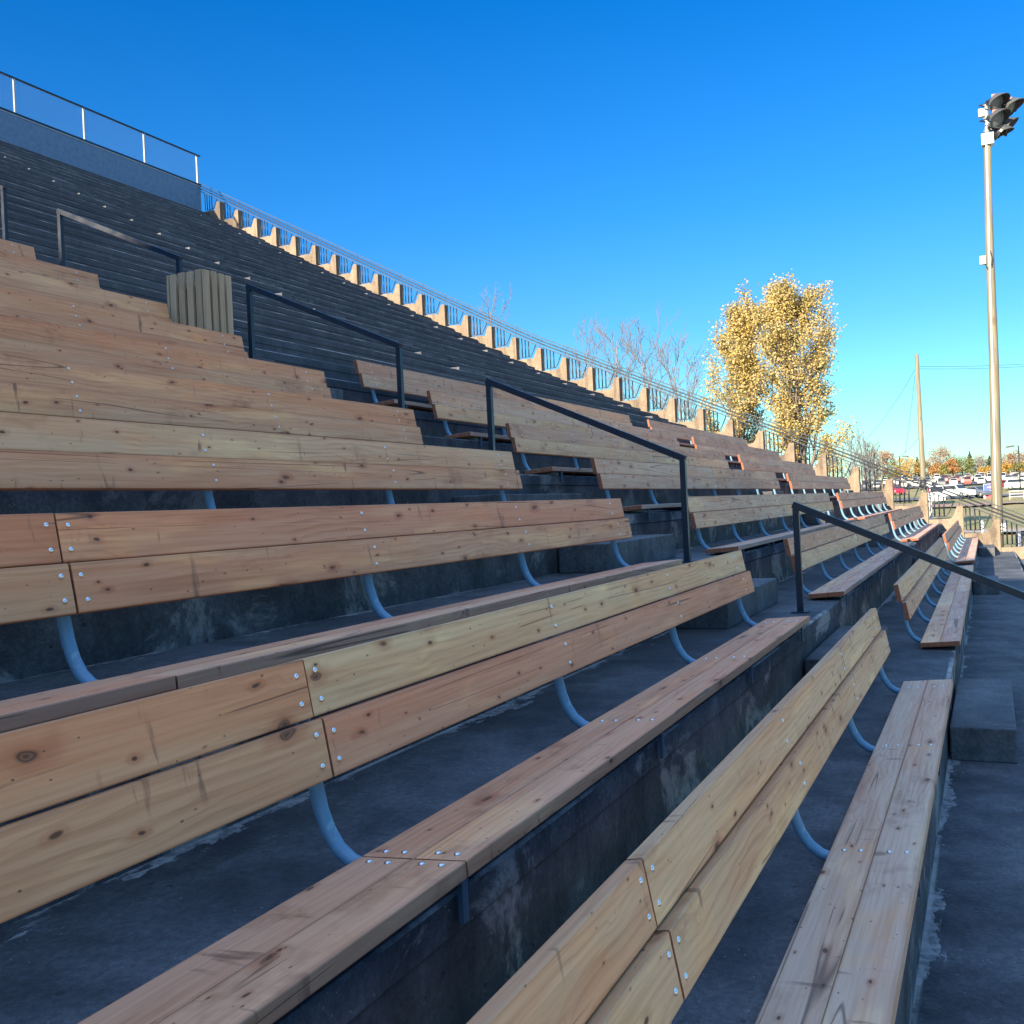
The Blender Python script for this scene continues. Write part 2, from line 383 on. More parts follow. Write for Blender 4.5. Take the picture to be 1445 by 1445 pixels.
mb = MB().box((-.015, -.690, -.165), (.015, -.676, -.060)).box((-.020, -.690, -.060), (.020, -.40, -.053)); plate_me = mb.mesh('bracket_plate', BRKT)

FRESH = [(0.709, 0.345, 0.166), (0.687, 0.319, 0.152), (0.719, 0.366, 0.179), (0.676, 0.304, 0.143), (0.730, 0.381, 0.189), (0.698, 0.335, 0.156)]
YELL = [(0.730, 0.443, 0.230), (0.709, 0.412, 0.216), (0.698, 0.397, 0.207)]
GREY = [(0.632, 0.376, 0.221), (0.610, 0.345, 0.202), (0.654, 0.397, 0.239), (0.589, 0.330, 0.189)]
RED = (.36, .165, .10)
BLOCKS = [  # x start, joints, x end, support positions, rows
    ('near', [-3.33, 2.285, 7.905], [2.285-1.775*3+.1, 2.285-1.775*2, 2.285-1.775, 2.285, 4.06, 5.835, 7.61], range(1, 11)),
    ('middle', [9.93, 14.95, 19.98], [10.22+1.577*i for i in range(7)], range(1, 8)),
    ('far', [21.33, 26.25, 31.19], [21.62+1.545*i for i in range(7)], range(1, 8))]
ORD = ['', 'first', 'second', 'third', 'fourth', 'fifth', 'sixth', 'seventh', 'eighth', 'ninth', 'tenth']
WHERE = {'near': 'block left of the handrails', 'middle': 'block right of the handrails', 'far': 'block beside the toothed wall'}
LOOK = {'near': 'fresh pinkish cedar bench', 'middle': 'pale greyed cedar bench', 'far': 'brownish grey plank bench'}
def bench(bn, ends, sup, r):
    x0 = ends[0]; org = (x0, r-.53, zt(r) if False else .4637*r)
    t = thing('plank_bench', org, '%s, %s row up, %s' % (LOOK[bn], ORD[r], WHERE[bn]), 'bench', 'long plank benches with tube supports')
    def piece(name, me, x, y, z, rot=(0,0,0), parent=t, color=None):
        o = bpy.data.objects.new(name, me); COL.objects.link(o); o.parent = parent
        o.location = ((x-x0)*U, (y+.53)*U, z*U); o.rotation_euler = rot
        if color: o.color = (*color, 1)
        return o
    pal = {'near': FRESH, 'middle': GREY+YELL[:1], 'far': GREY}[bn]
    for j in range(len(ends)-1):
        a, b = ends[j], ends[j+1]; L = round(b-a-.006, 3)
        for s in (1, -1):
            c = rnd.choice(pal)
            if bn == 'near':
                if r == 1: c = rnd.choice(YELL)
                if r == 1 and s == -1: c = (.69, .42, .22)
                if r == 2 and j == 1: c = (.71, .46, .235) if s == 1 else (.68, .30, .155)
                if r == 2 and j == 0: c = (.67, .335, .16)
                if r == 3: c = [(.65,.28,.13), (.66,.325,.155)][s == -1] if j == 0 else [(.67,.30,.15), (.68,.325,.16)][s == -1]
                if r == 4 and s == 1: c = (.70, .42, .22)
            y, z = CBACK(s); jit = (LEAN+rnd.uniform(-.0025, .0025), rnd.uniform(-.0003, .0003), rnd.uniform(-.0006, .0006))
            piece('back_plank', board(L), (a+b)/2, y+rnd.uniform(-.0012, .0012), z+rnd.uniform(-.0005, .0005), jit, color=c)
            y, z = CSEAT(s); c = rnd.choice(pal); c = (c[0], c[1]*1.05, c[2]*1.25)
            if bn == 'near' and r == 1: c = [(.60,.405,.28), (.61,.41,.285)][s == 1]
            piece('seat_plank', board(L), (a+b)/2, y, z+rnd.uniform(-.001, .001), (TILT+rnd.uniform(-.004, .004), 0, 0), color=c)
    for sx in sup:
        tb = piece('tube_support', tube_me, sx, 0, 0)
        q = bpy.data.objects.new('bracket_plate', plate_me); COL.objects.link(q); q.parent = tb
        tb.location = ((sx-x0)*U, .53*U, 0)
        joint = any(abs(sx-e) < .02 for e in ends[1:-1])
        cols = (-.042, .042) if joint else (0,)
        if sx > 0 or bn != 'near':
            for cx in cols:
                for s in (1, -1):
                    for q_ in (-.042, .042):
                        y, z = CBACK(s); dz = q_+rnd.uniform(-.003, .003)
                        y += dz*.18-.0232*.984; z += dz*.984+.0232*.18
                        piece('bolt', bolt_me, sx+cx+rnd.uniform(-.006, .006), y, z, (LEAN, 0, 0))
                        if r <= 2 or (bn == 'far' and r == 1):
                            y, z = CSEAT(s); dy = q_*.75
                            piece('bolt', bolt_me, sx+cx+rnd.uniform(-.006, .006), y+dy, z-dy*.077+.0236, (TILT, 0, 0))
    return t
for bn, ends, sup, rows in BLOCKS:
    for r in rows: bench(bn, ends, sup, r)

# ------------------------------------------------------------------ handrails on the stair
HR = [(2.19, 'lowest dark navy handrail running out of the picture at the lower right'), (5.16, 'dark navy handrail in front of the middle bench block, second from the bottom'),
      (8.18, 'dark navy handrail right of the slatted wooden bin'), (11.19, 'handrail behind the slatted wooden bin, its upper end in sun'), (14.2, 'handrail cut by the left picture edge with a sunlit post')]
for i, (ra, lab) in enumerate(HR):
    yu, yl = ra-.65, ra-1.97-.65; ru = int(ra); rl = int(ra-1.97); x = 8.9
    zu, zl = zt(ru), zt(rl) if ra > 3 else zt(0)
    t = thing('stair_handrail', (x, yu, zu), lab, 'handrail', 'square tube handrails on the stair')
    b = .052
    for y, z, zb in ((yu, zu+.955, zu), (yl, zl+.955, zl)):
        m = MB().box((x-b/2, y-b/2, zb), (x+b/2, y+b/2, z-.012)).box((x-.07, y-.07, zb), (x+.07, y+.07, zb+.012))
        part(m, 'post', NAVY, t, (x, y, zb))
    m = MB().beam((x, yu+.024, zu+.955), (x, yl-.024, zl+.955), b+.004, .058)
    part(m, 'top_rail', NAVY, t, (x, (yu+yl)/2, (zu+zl)/2+.955))

# ------------------------------------------------------------------ slatted wooden bin on the stair
def slat_mat():
    n = N('treated_slat_wood', .7); o = n.obj(); rd = n.n('ObjectInfo').outputs['Random']
    p = n.vadd(o, n.comb(n.math('MULTIPLY', rd, 17.0), rd, n.math('MULTIPLY', rd, 9.0)))
    g = n.noise(n.vmul(p, (60, 60, 2.5)), 1.0, 4, .6); b = n.noise(n.vmul(p, (9, 9, 4)), 1.0, 3, .6)
    c = n.mix(rd, (.52, .375, .235), (.42, .29, .175)); c = n.mix(n.ramp(g, .35, .7, 0, .6), c, (.62, .58, .5), 'MULTIPLY')
    c = n.mix(n.ramp(b, .66, .72, 0, .75), c, (.08, .05, .03)); n.col(c); return n.mat
SLAT = slat_mat()
bx, by, bz, wx, wy, hh = 8.0, 7.38, zt(8), .45, .50, .955
t = thing('slatted_bin', (bx, by, bz), 'pale green tinted wooden bin of upright slats standing on the stair', 'bin')
for i in range(4):
    w = (wy-.02)/4; y0 = by+.022+i*w
    part(MB().box((bx, y0+.008, bz+.03), (bx+.03, y0+w-.030, bz+hh-rnd.uniform(0, .012))), 'slat', SLAT, t, (bx, y0, bz))
    part(MB().box((bx+wx-.03, y0+.008, bz+.03), (bx+wx, y0+w-.030, bz+hh-rnd.uniform(0, .012))), 'slat', SLAT, t, (bx+wx, y0, bz))
    w = (wx)/4; x0_ = bx+i*w
    part(MB().box((x0_+.004, by-.012, bz+.03), (x0_+w-.030, by+.018, bz+hh-rnd.uniform(0, .012))), 'slat', SLAT, t, (x0_, by, bz))
    part(MB().box((x0_+.004, by+wy-.01, bz+.03), (x0_+w-.030, by+wy+.02, bz+hh-rnd.uniform(0, .012))), 'slat', SLAT, t, (x0_, by+wy, bz))
m = MB()
for z in (.1, .78): m.box((bx+.032, by+.02, bz+z), (bx+wx-.032, by+wy-.012, bz+z+.06))
part(m, 'inner_frame', SLAT, t, (bx, by, bz))

# ------------------------------------------------------------------ side wall with teeth and its railing
def ztooth(k): return .4637*k + .0821*max(0, k-14.31) + 1.3583
wall = thing('toothed_side_wall', (XW, 0, 0), 'sunlit tan concrete side wall with a row of pointed teeth climbing the stand', 'wall')
for k in range(-4, 30):
    y0 = k+.7233; z = ztooth(k); ln = ztooth(k+1)-.8575
    top = [(y0, z), (y0+.05, z+.012), (y0+.155, z+.010), (y0+.185, z-.045), (y0+.225, z-.16), (y0+.275, z-.28), (y0+.33, z-.355), (y0+.40, ln+.008), (y0+.985, ln)]
    bot = [(y0+.985, ln-1.6), (y0, ln-2.0)]
    part(MB().prism_x(([(y, q) for y, q in top]+bot)[::-1], XW, XW+.30), 'wall_panel', WALLC, wall, (XW, y0, z))
part(MB().prism_x([(30.7283, 12.4), (31.2, 12.4), (31.2, ztooth(30)-.87), (30.7283, ztooth(30)-.87)], XW, XW+.3), 'wall_panel', WALLC, wall, (XW, 30.7, 14))

rl = thing('wall_railing', (XW, 0, 1), 'dark pipe railing with picket panels on top of the toothed wall', 'railing')
XR = XW+.12
ks = list(range(-4, 31))
for off, r, mt in ((.42, .015, RAILT), (.300, .0225, RAILP), (.185, .0225, RAILP), (.070, .016, RAILT)):
    path = [(XR, k+.7233+.03, ztooth(k)+off) for k in ks]+[(XR, 30.95, ztooth(30)+off+.08)]
    part(MB().tube(path, r, 8), 'rail', mt, rl, (XR, 0, 1))
for k in ks[:-1]:
    y0, z = k+.7233, ztooth(k)
    part(MB().tube([(XR, y0+.10, z-.02), (XR, y0+.095, z+.08), (XR, y0-.02, z+.42)], .0115, 6), 'bracket', RAILT, rl, (XR, y0, z))
for k in ks[1:]:
    y0, z = k+.7233, ztooth(k); sl_ = (ztooth(k)-ztooth(k-1)); tp = lambda dy: z+.07-dy*sl_
    m = MB().tube([(XR, y0-.075, tp(.1)), (XR, y0-.075, z-.76), (XR, y0-.52, z-.76), (XR, y0-.60, z-.66), (XR, y0-.76, tp(.79))], .0175, 6)
    for d in (.19, .325, .46): m.tube([(XR, y0-d, tp(d+.03)), (XR, y0-d, z-.76)], .0215, 6)
    m.tube([(XR, y0-.30, z-.76), (XR, y0-.30, z-.86)], .011, 6)
    part(m, 'picket_panel', RAILP, rl, (XR, y0, z))

# ------------------------------------------------------------------ parapet with glass railing at the top
t = thing('upper_parapet_wall', (XL, 30.9, 15.5), 'smooth blue grey parapet wall along the top of the grandstand', 'wall')
part(MB().box((XL, 30.9, zt(31)+.004), (XW+.15, 31.15, 16.90)), 'wall', PARA, t)
part(MB().box((XL, 30.885, 16.902), (XW+.16, 31.165, 16.935)), 'coping', STEEL, t)
GL = N('faintly_dusty_glass', .1); g = GL
tr = g.n('BsdfTransparent'); tr.inputs[0].default_value = (.93, .94, .95, 1); df = g.n('BsdfDiffuse'); df.inputs[0].default_value = (.50, .62, .70, 1)
gs = g.n('BsdfGlossy'); gs.inputs['Roughness'].default_value = .05
m1 = g.n('MixShader'); m1.inputs[0].default_value = .10; g.L(tr.outputs[0], m1.inputs[1]); g.L(df.outputs[0], m1.inputs[2])
m2 = g.n('MixShader'); m2.inputs[0].default_value = .05; g.L(m1.outputs[0], m2.inputs[1]); g.L(gs.outputs[0], m2.inputs[2])
g.L(m2.outputs[0], g.nt.nodes['Material Output'].inputs[0]); GL = GL.mat
t = thing('glass_balustrade', (XL, 30.95, 16.94), 'glass panel railing with steel posts on the upper parapet', 'railing')
px = [33.6-3.04*i for i in range(15)]
part(MB().box((px[-1], 30.97, 18.29), (XW+.3, 31.03, 18.35)), 'top_rail', NAVY, t)
part(MB().box((px[-1], 30.95, 16.937), (XW+.25, 31.05, 17.05)), 'bottom_rail', NAVY, t)
for i, x in enumerate(px):
    part(MB().box((x-.035, 30.965, 17.052), (x+.035, 31.035, 18.288)), 'post', STEEL, t, (x, 31, 17))
    if i+1 < len(px):
        part(MB().box((px[i+1]+.04, 30.992, 17.06), (x-.04, 31.008, 18.285)), 'glass_pane', GL, t, (x-1.5, 31, 17.6))

# ------------------------------------------------------------------ tall building added out of view to shade the near blocks
t = thing('added_shade_building', (-26, 17, 0), 'tall concrete building added unseen behind the viewpoint to shade the near benches', 'building')
WIN = N('dark_window', .1); WIN.col((.02, .025, .03)); WIN = WIN.mat
part(MB().box((-34, 4, -2.0), (-24.05, 38, 17.75)), 'wall', PARA, t)
part(MB().box((-34.2, 3.8, 17.752), (-24.05, 38.2, 17.80)), 'roof', STEEL, t)
for j in range(2):
    for i in range(6):
        y = 5+i*3; z = 8+j*4.2
        if z > .47*y+3: part(MB().box((-24.046, y, z), (-24.0, y+1.8, z+1.6)), 'window', WIN, t, (-24, y, z))

# ------------------------------------------------------------------ terrain and roads
def grass_mat():
    n = N('autumn_grass', .9); p = n.pos(); a = n.noise(p, .09, 5, .65); b = n.noise(p, 1.7, 5, .7); c0 = n.noise(p, 14, 3, .7)
    c = n.mix(n.ramp(a, .4, .6), (.17, .18, .055), (.29, .23, .10)); c = n.mix(n.ramp(b, .45, .7, 0, .8), c, (.34, .27, .14))
    c = n.mix(n.ramp(c0, .4, .7, 0, .6), c, (.10, .115, .04)); n.col(c); n.bump(c0, .6, .08); return n.mat
GRASS = grass_mat()
TX = [-2000, -60, 33, 40, 47, 60, 100, 150, 190, 215, 250, 270, 345, 360, 600, 2500]
TZ = [-1.7, -1.7, -1.7, -1.1, -.9, -.8, -.6, .0, 1.0, 1.7, 2.4, 2.75, 5.2, 5.8, 9, 25]
def ground(x): return float(np.interp(x, TX, TZ))
gx = sorted(set([-2000, -300, -60, -26, 0, 20, 33, 36, 38, 40, 43, 47]+list(range(50, 370, 5))+[400, 500, 600, 900, 2500]))
gy = [-2000, -400, -120, -60, -30, -15, -7, -3, 3, 8, 14, 20, 26, 34, 45, 70, 120, 400, 2000]
def hill(x, y): return ground(x)+(.12*math.sin(x*.31+y*.2)+.08*math.sin(y*.55-x*.12) if 52 < x < 350 and abs(y) < 60 else 0)
vs = [(x, y, hill(x, y)) for x in gx for y in gy]; ny = len(gy)
fs = [(i*ny+j, (i+1)*ny+j, (i+1)*ny+j+1, i*ny+j+1) for i in range(len(gx)-1) for j in range(ny-1)]
o = MB().add(vs, fs, 0, True).build('ground', GRASS); tag(o, kind='structure')
def asphalt(name, c):
    n = N(name, .85); p = n.pos(); n.col(n.mix(n.ramp(n.noise(p, 2, 5, .7), .35, .7), c, tuple(v*.7 for v in c))); return n.mat
def strip(name, x0, x1, y0, y1, mat, lift=.03, k=12, kx=8):
    xs = [x0+(x1-x0)*i/kx for i in range(kx+1)]; ys = [y0+(y1-y0)*i/k for i in range(k+1)]
    vs = [(x, y, max(hill(x, y), ground(x))+lift) for x in xs for y in ys]
    fs = [(i*(k+1)+j, (i+1)*(k+1)+j, (i+1)*(k+1)+j+1, i*(k+1)+j+1) for i in range(kx) for j in range(k)]
    return tag(MB().add(vs, fs, 0, True).build(name, mat), kind='structure')
strip('parking_lot', 264, 350, -60, 90, asphalt('worn_asphalt', (.085, .085, .088)), .22)
strip('road', 168, 178, -60, 60, asphalt('road_asphalt', (.11, .115, .12)), .16)
strip('dirt_track', 128, 142, -10, 14, asphalt('bare_dirt', (.30, .20, .13)), .17)
strip('path', 62, 65, -40, 40, asphalt('gravel_path', (.34, .30, .24)), .16)
vs = [(-200, -3.2, -1.66), (33.4, -3.2, -1.66), (33.4, -90, -1.66), (-200, -90, -1.66)]
tag(MB().add(vs, [(3, 2, 1, 0)]).build('added_bounce_field', asphalt('pale_bounce_ground', (.56, .48, .37))), kind='structure')  # unseen pale ground, added to bounce warm sunlight onto the bench fronts

# ------------------------------------------------------------------ trees
TRUNK = paint_mat('grey_bark', (.16, .13, .105), .9, (.08, .065, .05), amt=.6)
TWIG = paint_mat('bare_twig_bark', (.17, .16, .165), .9)
def skeleton(R, base, h, spread, levels, nprim, lean=.9, start=.18, kink=.12, trunk_r=.16, minr=.012):
    """ascending branches; returns tubes [(pts, radii)] and tip points"""
    tubes, tips = [], []
    def grow(p, d, L, r, lv):
        pts = [p.copy()]; q = p.copy(); dd = d.copy(); n = 5 if lv == 0 else 4; kk = kink*(.25 if lv == 0 else 1)
        for i in range(n):
            dd = (dd+Vector((R.gauss(0, kk), R.gauss(0, kk), R.gauss(0, kk)+.10*(lv > 0)))).normalized()
            q = q+dd*(L/n); pts.append(q.copy())
        rs = [max(minr, r*(1-.82*i/n)) for i in range(n+1)]
        tubes.append((pts, rs, lv))
        if lv >= levels: tips.append((pts[-1], dd, L)); tips.append(((pts[-2]+pts[-1])/2, dd, L)); tips.append((pts[-2], dd, L)); return
        if lv == 0: k = nprim
        else: k = 5 if lv == 1 else 4
        for j in range(k):
            t = (start+(1-start)*(j+R.random())/k) if lv == 0 else .25+.75*(j+R.random())/k
            i = min(n-1, int(t*n)); f = t*n-i; bp = pts[i].lerp(pts[i+1], f)
            ax = (pts[i+1]-pts[i]).normalized(); a = R.uniform(0, 2*math.pi) if lv else j*2.4+R.uniform(-.4, .4)
            s1 = ax.cross(Vector((1, .3, .1))).normalized(); s2 = ax.cross(s1); sd = s1*math.cos(a)+s2*math.sin(a)
            ang = lean*(R.uniform(.75, 1.15)); nd = (ax*math.cos(ang)+sd*math.sin(ang)).normalized()
            if lv == 0:
                u = (t-start)/(1-start); ln = spread*(.35+.85*math.sin(math.pi*min(1, .30+u*.62)))*R.uniform(.75, 1.2)
            else: ln = L*R.uniform(.42, .66)
            grow(bp, nd, ln, rs[i]*.62, lv+1)
        if lv > 0: tips.append((pts[-1], dd, L*.5))
    grow(Vector(base), Vector((R.gauss(0, .02), R.gauss(0, .02), 1)).normalized(), h, trunk_r, 0)
    return tubes, tips
def leaves(R, tips, per, sig, size):
    m = MB(); vs, fs = [], []
    for p, d, L in tips:
        for _ in range(per):
            c = p-d*L*R.uniform(-.05, .55)+Vector((R.gauss(0, sig), R.gauss(0, sig), R.gauss(0, sig*.8)))
            a = Vector((R.gauss(0, 1), R.gauss(0, 1), R.gauss(0, .6))).normalized(); b = a.cross(Vector((R.gauss(0, 1), R.gauss(0, 1), R.gauss(0, 1)))).normalized()
            s = size*R.uniform(.6, 1.25); o = len(vs)
            vs += [c-a*s*.5, c+b*s*.32, c+a*s*.5, c-b*s*.32]; fs.append((o, o+1, o+2, o+3))
    return m.add(vs, fs)
def tree(name, base, h, spread, label, cat, leafm=None, group=None, levels=2, nprim=14, per=8, sig=.2, size=.2, seed=1, bark=None, **kw):
    R = random.Random(seed); t = thing(name, base, label, cat, group)
    tb, tips = skeleton(R, base, h, spread, levels, nprim, **kw)
    m = MB(); m.tube(*tb[0][:2], 8); part(m, 'trunk', bark or TRUNK, t)
    m = MB()
    for p, r, lv in tb[1:]: m.tube(p, r, 5 if lv == 1 else 4, caps=False)
    part(m, 'branches' if not leafm else 'limbs', bark or TRUNK, t)
    if leafm: part(leaves(R, tips, per, sig, size), 'crown', leafm, t)
    return t
YLEAF = leaf_mat('yellow_autumn_leaves', (.48, .37, .10), (.34, .29, .09), (.58, .42, .27), .7)
g0 = ground(60)
tree('yellow_leaved_tree', (60, 13.9, g0), 12.6, 2.95, 'golden leaved tree, shorter left one of the leafy pair beyond the wall', 'tree', YLEAF, 'golden trees beyond the wall', levels=3, nprim=24, per=20, sig=.21, size=.15, seed=5, lean=.42, start=.14, trunk_r=.2)
tree('yellow_leaved_tree', (59, 9.3, g0), 13.3, 3.0, 'golden leaved tree, taller right one of the leafy pair beyond the wall', 'tree', YLEAF, 'golden trees beyond the wall', levels=3, nprim=28, per=20, sig=.22, size=.15, seed=9, lean=.46, start=.14, trunk_r=.24)
for i, (u, v, X, sp, sd, lab) in enumerate(((682, 402, 62, 3.0, 21, 'bare leafless tree farthest left behind the railing'), (797, 455, 64, 3.4, 22, 'bare leafless tree second from left behind the railing'),
        (850, 448, 63, 3.2, 23, 'bare leafless tree in the middle of the five behind the railing'), (915, 450, 62, 3.8, 24, 'bare leafless tree with wide fan of twigs, second from the golden pair'), (966, 488, 61, 3.6, 25, 'bare leafless tree right beside the golden pair'))):
    p = at(u, v, X); b = ground(X)
    tree('bare_tree', (X, p[1]-.3, b), (p[2]-b)*.90, sp*.85, lab, 'tree', None, 'leafless trees behind the railing', levels=3, nprim=15, seed=sd, lean=.55, start=.25, bark=TWIG, trunk_r=.15, minr=.011)
for i, (u, v, X, sp) in enumerate(((1203, 622, 88, 2.2), (1227, 628, 92, 2.2), (1176, 632, 84, 1.8))):
    p = at(u, v, X); b = ground(X)
    tree('bare_shrub', (X, p[1], b), (p[2]-b)*.85, sp, ['tall bare shrub behind the wall, middle of three', 'tall bare shrub behind the wall beside the distant pole', 'tall bare shrub right of the golden trees'][i], 'shrub', None, 'bare shrubs behind the wall', levels=3, nprim=12, seed=40+i, lean=.45, start=.1, bark=TWIG, trunk_r=.1, minr=.013)
# tree line beyond the parking lot: crowns of leaf clumps round several lobes
def crown_tree(name, base, h, w, mat, label, group, seed, kind='round'):
    R = random.Random(seed); t = thing(name, base, label, 'tree', group); b = Vector(base)
    part(MB().tube([b, b+Vector((R.gauss(0, .1), R.gauss(0, .1), h*.35)), b+Vector((R.gauss(0, .2), R.gauss(0, .2), h*.75))], [.028*h, .02*h, .006*h], 7), 'trunk', TRUNK, t)
    vs, fs = [], []
    def card(c, s):
        a = Vector((R.gauss(0, 1), R.gauss(0, 1), R.gauss(0, .7))).normalized(); q = a.cross(Vector((R.gauss(0, 1), R.gauss(0, 1), R.gauss(0, 1)))).normalized()
        o = len(vs); vs.extend([c-a*s*.5, c+q*s*.35, c+a*s*.5, c-q*s*.35]); fs.append((o, o+1, o+2, o+3))
    if kind == 'cone':
        for _ in range(1500):
            u = R.random()**.7; lay = .75+.25*math.cos(u*34); rr = w/2*u*lay*R.uniform(.55, 1.0); a = R.uniform(0, 6.283)
            card(b+Vector((rr*math.cos(a), rr*math.sin(a), h*(1-.93*u)+R.gauss(0, .12)-rr*.15)), R.uniform(.3, .55))
    else:
        lobes = []
        for _ in range(22):
            u = R.random(); env = math.sin(math.pi*min(.96, .12+u*.84))**.6
            a = R.uniform(0, 6.283); rr = w*.5*env*R.uniform(.25, .82)
            lobes.append((b+Vector((rr*math.cos(a), rr*math.sin(a), h*(.18+.75*u))), w*R.uniform(.10, .21)))
        thin = kind == 'bare'
        for c, r in lobes:
            for _ in range(60 if thin else 85):
                d = Vector((R.gauss(0, 1), R.gauss(0, 1), R.gauss(0, 1))).normalized()*r*R.random()**.4
                card(c+d, R.uniform(.22, .42) if thin else R.uniform(.3, .6))
    return part(MB().add(vs, fs), 'crown', mat, t)
LM = dict(rust=leaf_mat('rust_leaves', (.30, .17, .10), (.25, .16, .10), (.36, .22, .14), .3), gold=leaf_mat('gold_leaves', (.42, .25, .05), (.34, .20, .05), (.48, .32, .08), .3),
          green=leaf_mat('olive_leaves', (.12, .15, .04), (.18, .18, .05), (.22, .22, .07), .3), dark=leaf_mat('spruce_needles', (.045, .075, .035), (.035, .055, .03), (.07, .10, .05), .4),
          bare=leaf_mat('purple_brown_twigs', (.25, .165, .13), (.19, .135, .115), (.28, .20, .16), .3), orange=leaf_mat('orange_leaves', (.38, .19, .07), (.33, .18, .07), (.42, .25, .09), .3))
LINE = [(1218,634,250,5.2,'bare','bare purple brown tree at the left end of the distant tree line'),(1236,631,262,7,'rust','rust tree behind the distant wooden pole'),(1252,638,270,6,'rust','rust brown tree left of the far lamp post'),
        (1262,651,258,5,'green','low olive tree below the far lamp post'),(1278,645,255,6.5,'gold','golden brown tree right of the far lamp post'),(1294,644,268,3.6,'dark','dark spruce just left of the thin wooden pole'),(1303,650,258,5,'green','olive bush tree right behind the thin wooden pole'),
        (1316,646,252,6,'bare','brown bare tree left of the big rust crown'),(1331,634,275,11,'rust','big round rust crown, tallest of the distant tree line'),(1321,655,250,3.6,'orange','small pointed orange tree in front of the big rust crown'),
        (1332,656,249,3.2,'green','small dark green tree between the two orange ones'),(1342,649,249,4.4,'orange','orange tree with pale trunk right of the big rust crown'),(1344,643,280,5,'bare','bare tree behind the orange tree'),
        (1357,643,256,6.2,'green','wide olive green tree left of the tall spruce'),(1368,637,285,4.6,'dark','tall ragged spruce rising above the distant tree line'),(1376,644,262,7,'bare','purple bare tree right of the tall spruce'),(1387,646,266,6.5,'bare','purple bare tree left of the light pole'),
        (1396,643,258,4.2,'dark','dark spruce left of the light pole'),(1393,659,248,4.2,'gold','low yellow bush tree left of the light pole'),(1424,643,262,7.5,'rust','rust tree right of the light pole'),(1421,655,249,4.2,'gold','golden tree right of the light pole'),
        (1438,638,268,9,'rust','wide rust tree at the right picture edge'),(1436,655,249,4,'green','olive tree under the wide rust tree'),(1446,655,250,4.5,'gold','golden tree at the right picture edge'),(1408,648,262,6,'bare','bare tree hidden behind the light pole'),(1462,640,264,9,'bare','bare tree just past the right picture edge')]
for i, (u, v, X, w, k, lab) in enumerate(LINE):
    X += 110; w *= 1.41; p = at(u, v, X); b = ground(X)
    crown_tree({'dark':'spruce_tree','bare':'bare_tree'}.get(k, 'autumn_tree'), (X, p[1], b), p[2]-b, w*1.15, LM[k], lab, 'trees beyond the parking lot', 100+i, 'cone' if k == 'dark' else ('bare' if k == 'bare' else 'round'))

# ------------------------------------------------------------------ poles and lamps
def pole_mat():
    n = N('weathered_pole_wood', .8); p = n.obj(); g = n.noise(n.vmul(p, (12, 12, .8)), 1.0, 5, .6)
    vo = n.n('TexVoronoi'); n.L(n.vmul(p, (2.6, 2.6, 1.1)), vo.inputs['Vector']); vo.inputs['Scale'].default_value = 1.0
    c = n.mix(n.ramp(g, .35, .68), (.195, .178, .125), (.13, .115, .078)); c = n.mix(n.ramp(vo.outputs['Distance'], .08, .2, .75, 0), c, (.12, .085, .05)); n.col(c); return n.mat
POLE = pole_mat(); WHITE = paint_mat('white_plastic', (.75, .75, .72), .5); BLK = paint_mat('black_plastic', (.02, .02, .022), .5)
HOUS = paint_mat('dark_lamp_housing', (.016, .018, .024), .4); LENS = N('frosted_lamp_glass', .25); LENS.col((.12, .14, .155)); LENS = LENS.mat
ALU = paint_mat('bare_aluminium', (.55, .56, .54), .35, metal=.6); VISR = paint_mat('grey_visor', (.065, .07, .075), .5); PINK = paint_mat('faded_red_cap', (.55, .12, .09), .5)
PX = 36.0
pb, ptop = Vector((PX, -.20, ground(36)-.1)), Vector((PX, -.468, 13.6))
def on_pole(z): f = (z-pb.z)/(ptop.z-pb.z); return pb.lerp(ptop, f)
lp = thing('floodlight_pole', tuple(pb), 'tall wooden pole with a cluster of stadium floodlights, right of the stand', 'light pole')
mid = on_pole(6)+Vector((0, -.02, 0))
part(MB().tube([pb, on_pole(2), mid, on_pole(10.5)+Vector((0, .02, 0)), on_pole(13.1)], [.175, .165, .145, .12, .105], 14), 'pole', POLE, lp)
part(MB().tube([on_pole(13.05), on_pole(14.45)], [.075, .07], 10), 'mast', ALU, lp)
part(MB().tube([on_pole(z)+Vector((-.18+.004*z, .03, 0)) for z in (1.2, 4, 7, 10, 13.1)], .026, 8), 'conduit', WHITE, lp)
q = on_pole(13.1); part(MB().box((q.x-.19, q.y-.19, q.z-.03), (q.x+.17, q.y+.17, q.z+.32)), 'junction_box', WHITE, lp, tuple(q))
q = on_pole(14.05); part(MB().box((q.x-.10, q.y+.06, q.z-.02), (q.x+.08, q.y+.24, q.z+.22)), 'junction_box', WHITE, lp, tuple(q))
q = on_pole(9.35); part(MB().box((q.x-.14, q.y+.14, q.z-.14), (q.x+.06, q.y+.32, q.z+.12)), 'junction_box', WHITE, lp, tuple(q))
q = on_pole(9.2); part(MB().tube([q+Vector((-.2, .18, 0)), q+Vector((-.22, .1, -.16)), q+Vector((-.22, -.02, -.1)), q+Vector((-.2, -.05, .15)), q+Vector((-.2, 0, .4))], .014, 6), 'cable', BLK, lp, tuple(q))
q = on_pole(.55); part(MB().box((q.x-.30, q.y-.28, q.z-.12), (q.x-.16, q.y-.10, q.z+.16)), 'switch_box', WHITE, lp, tuple(q))
aim = Vector((-.62, -.66, -.42)).normalized()
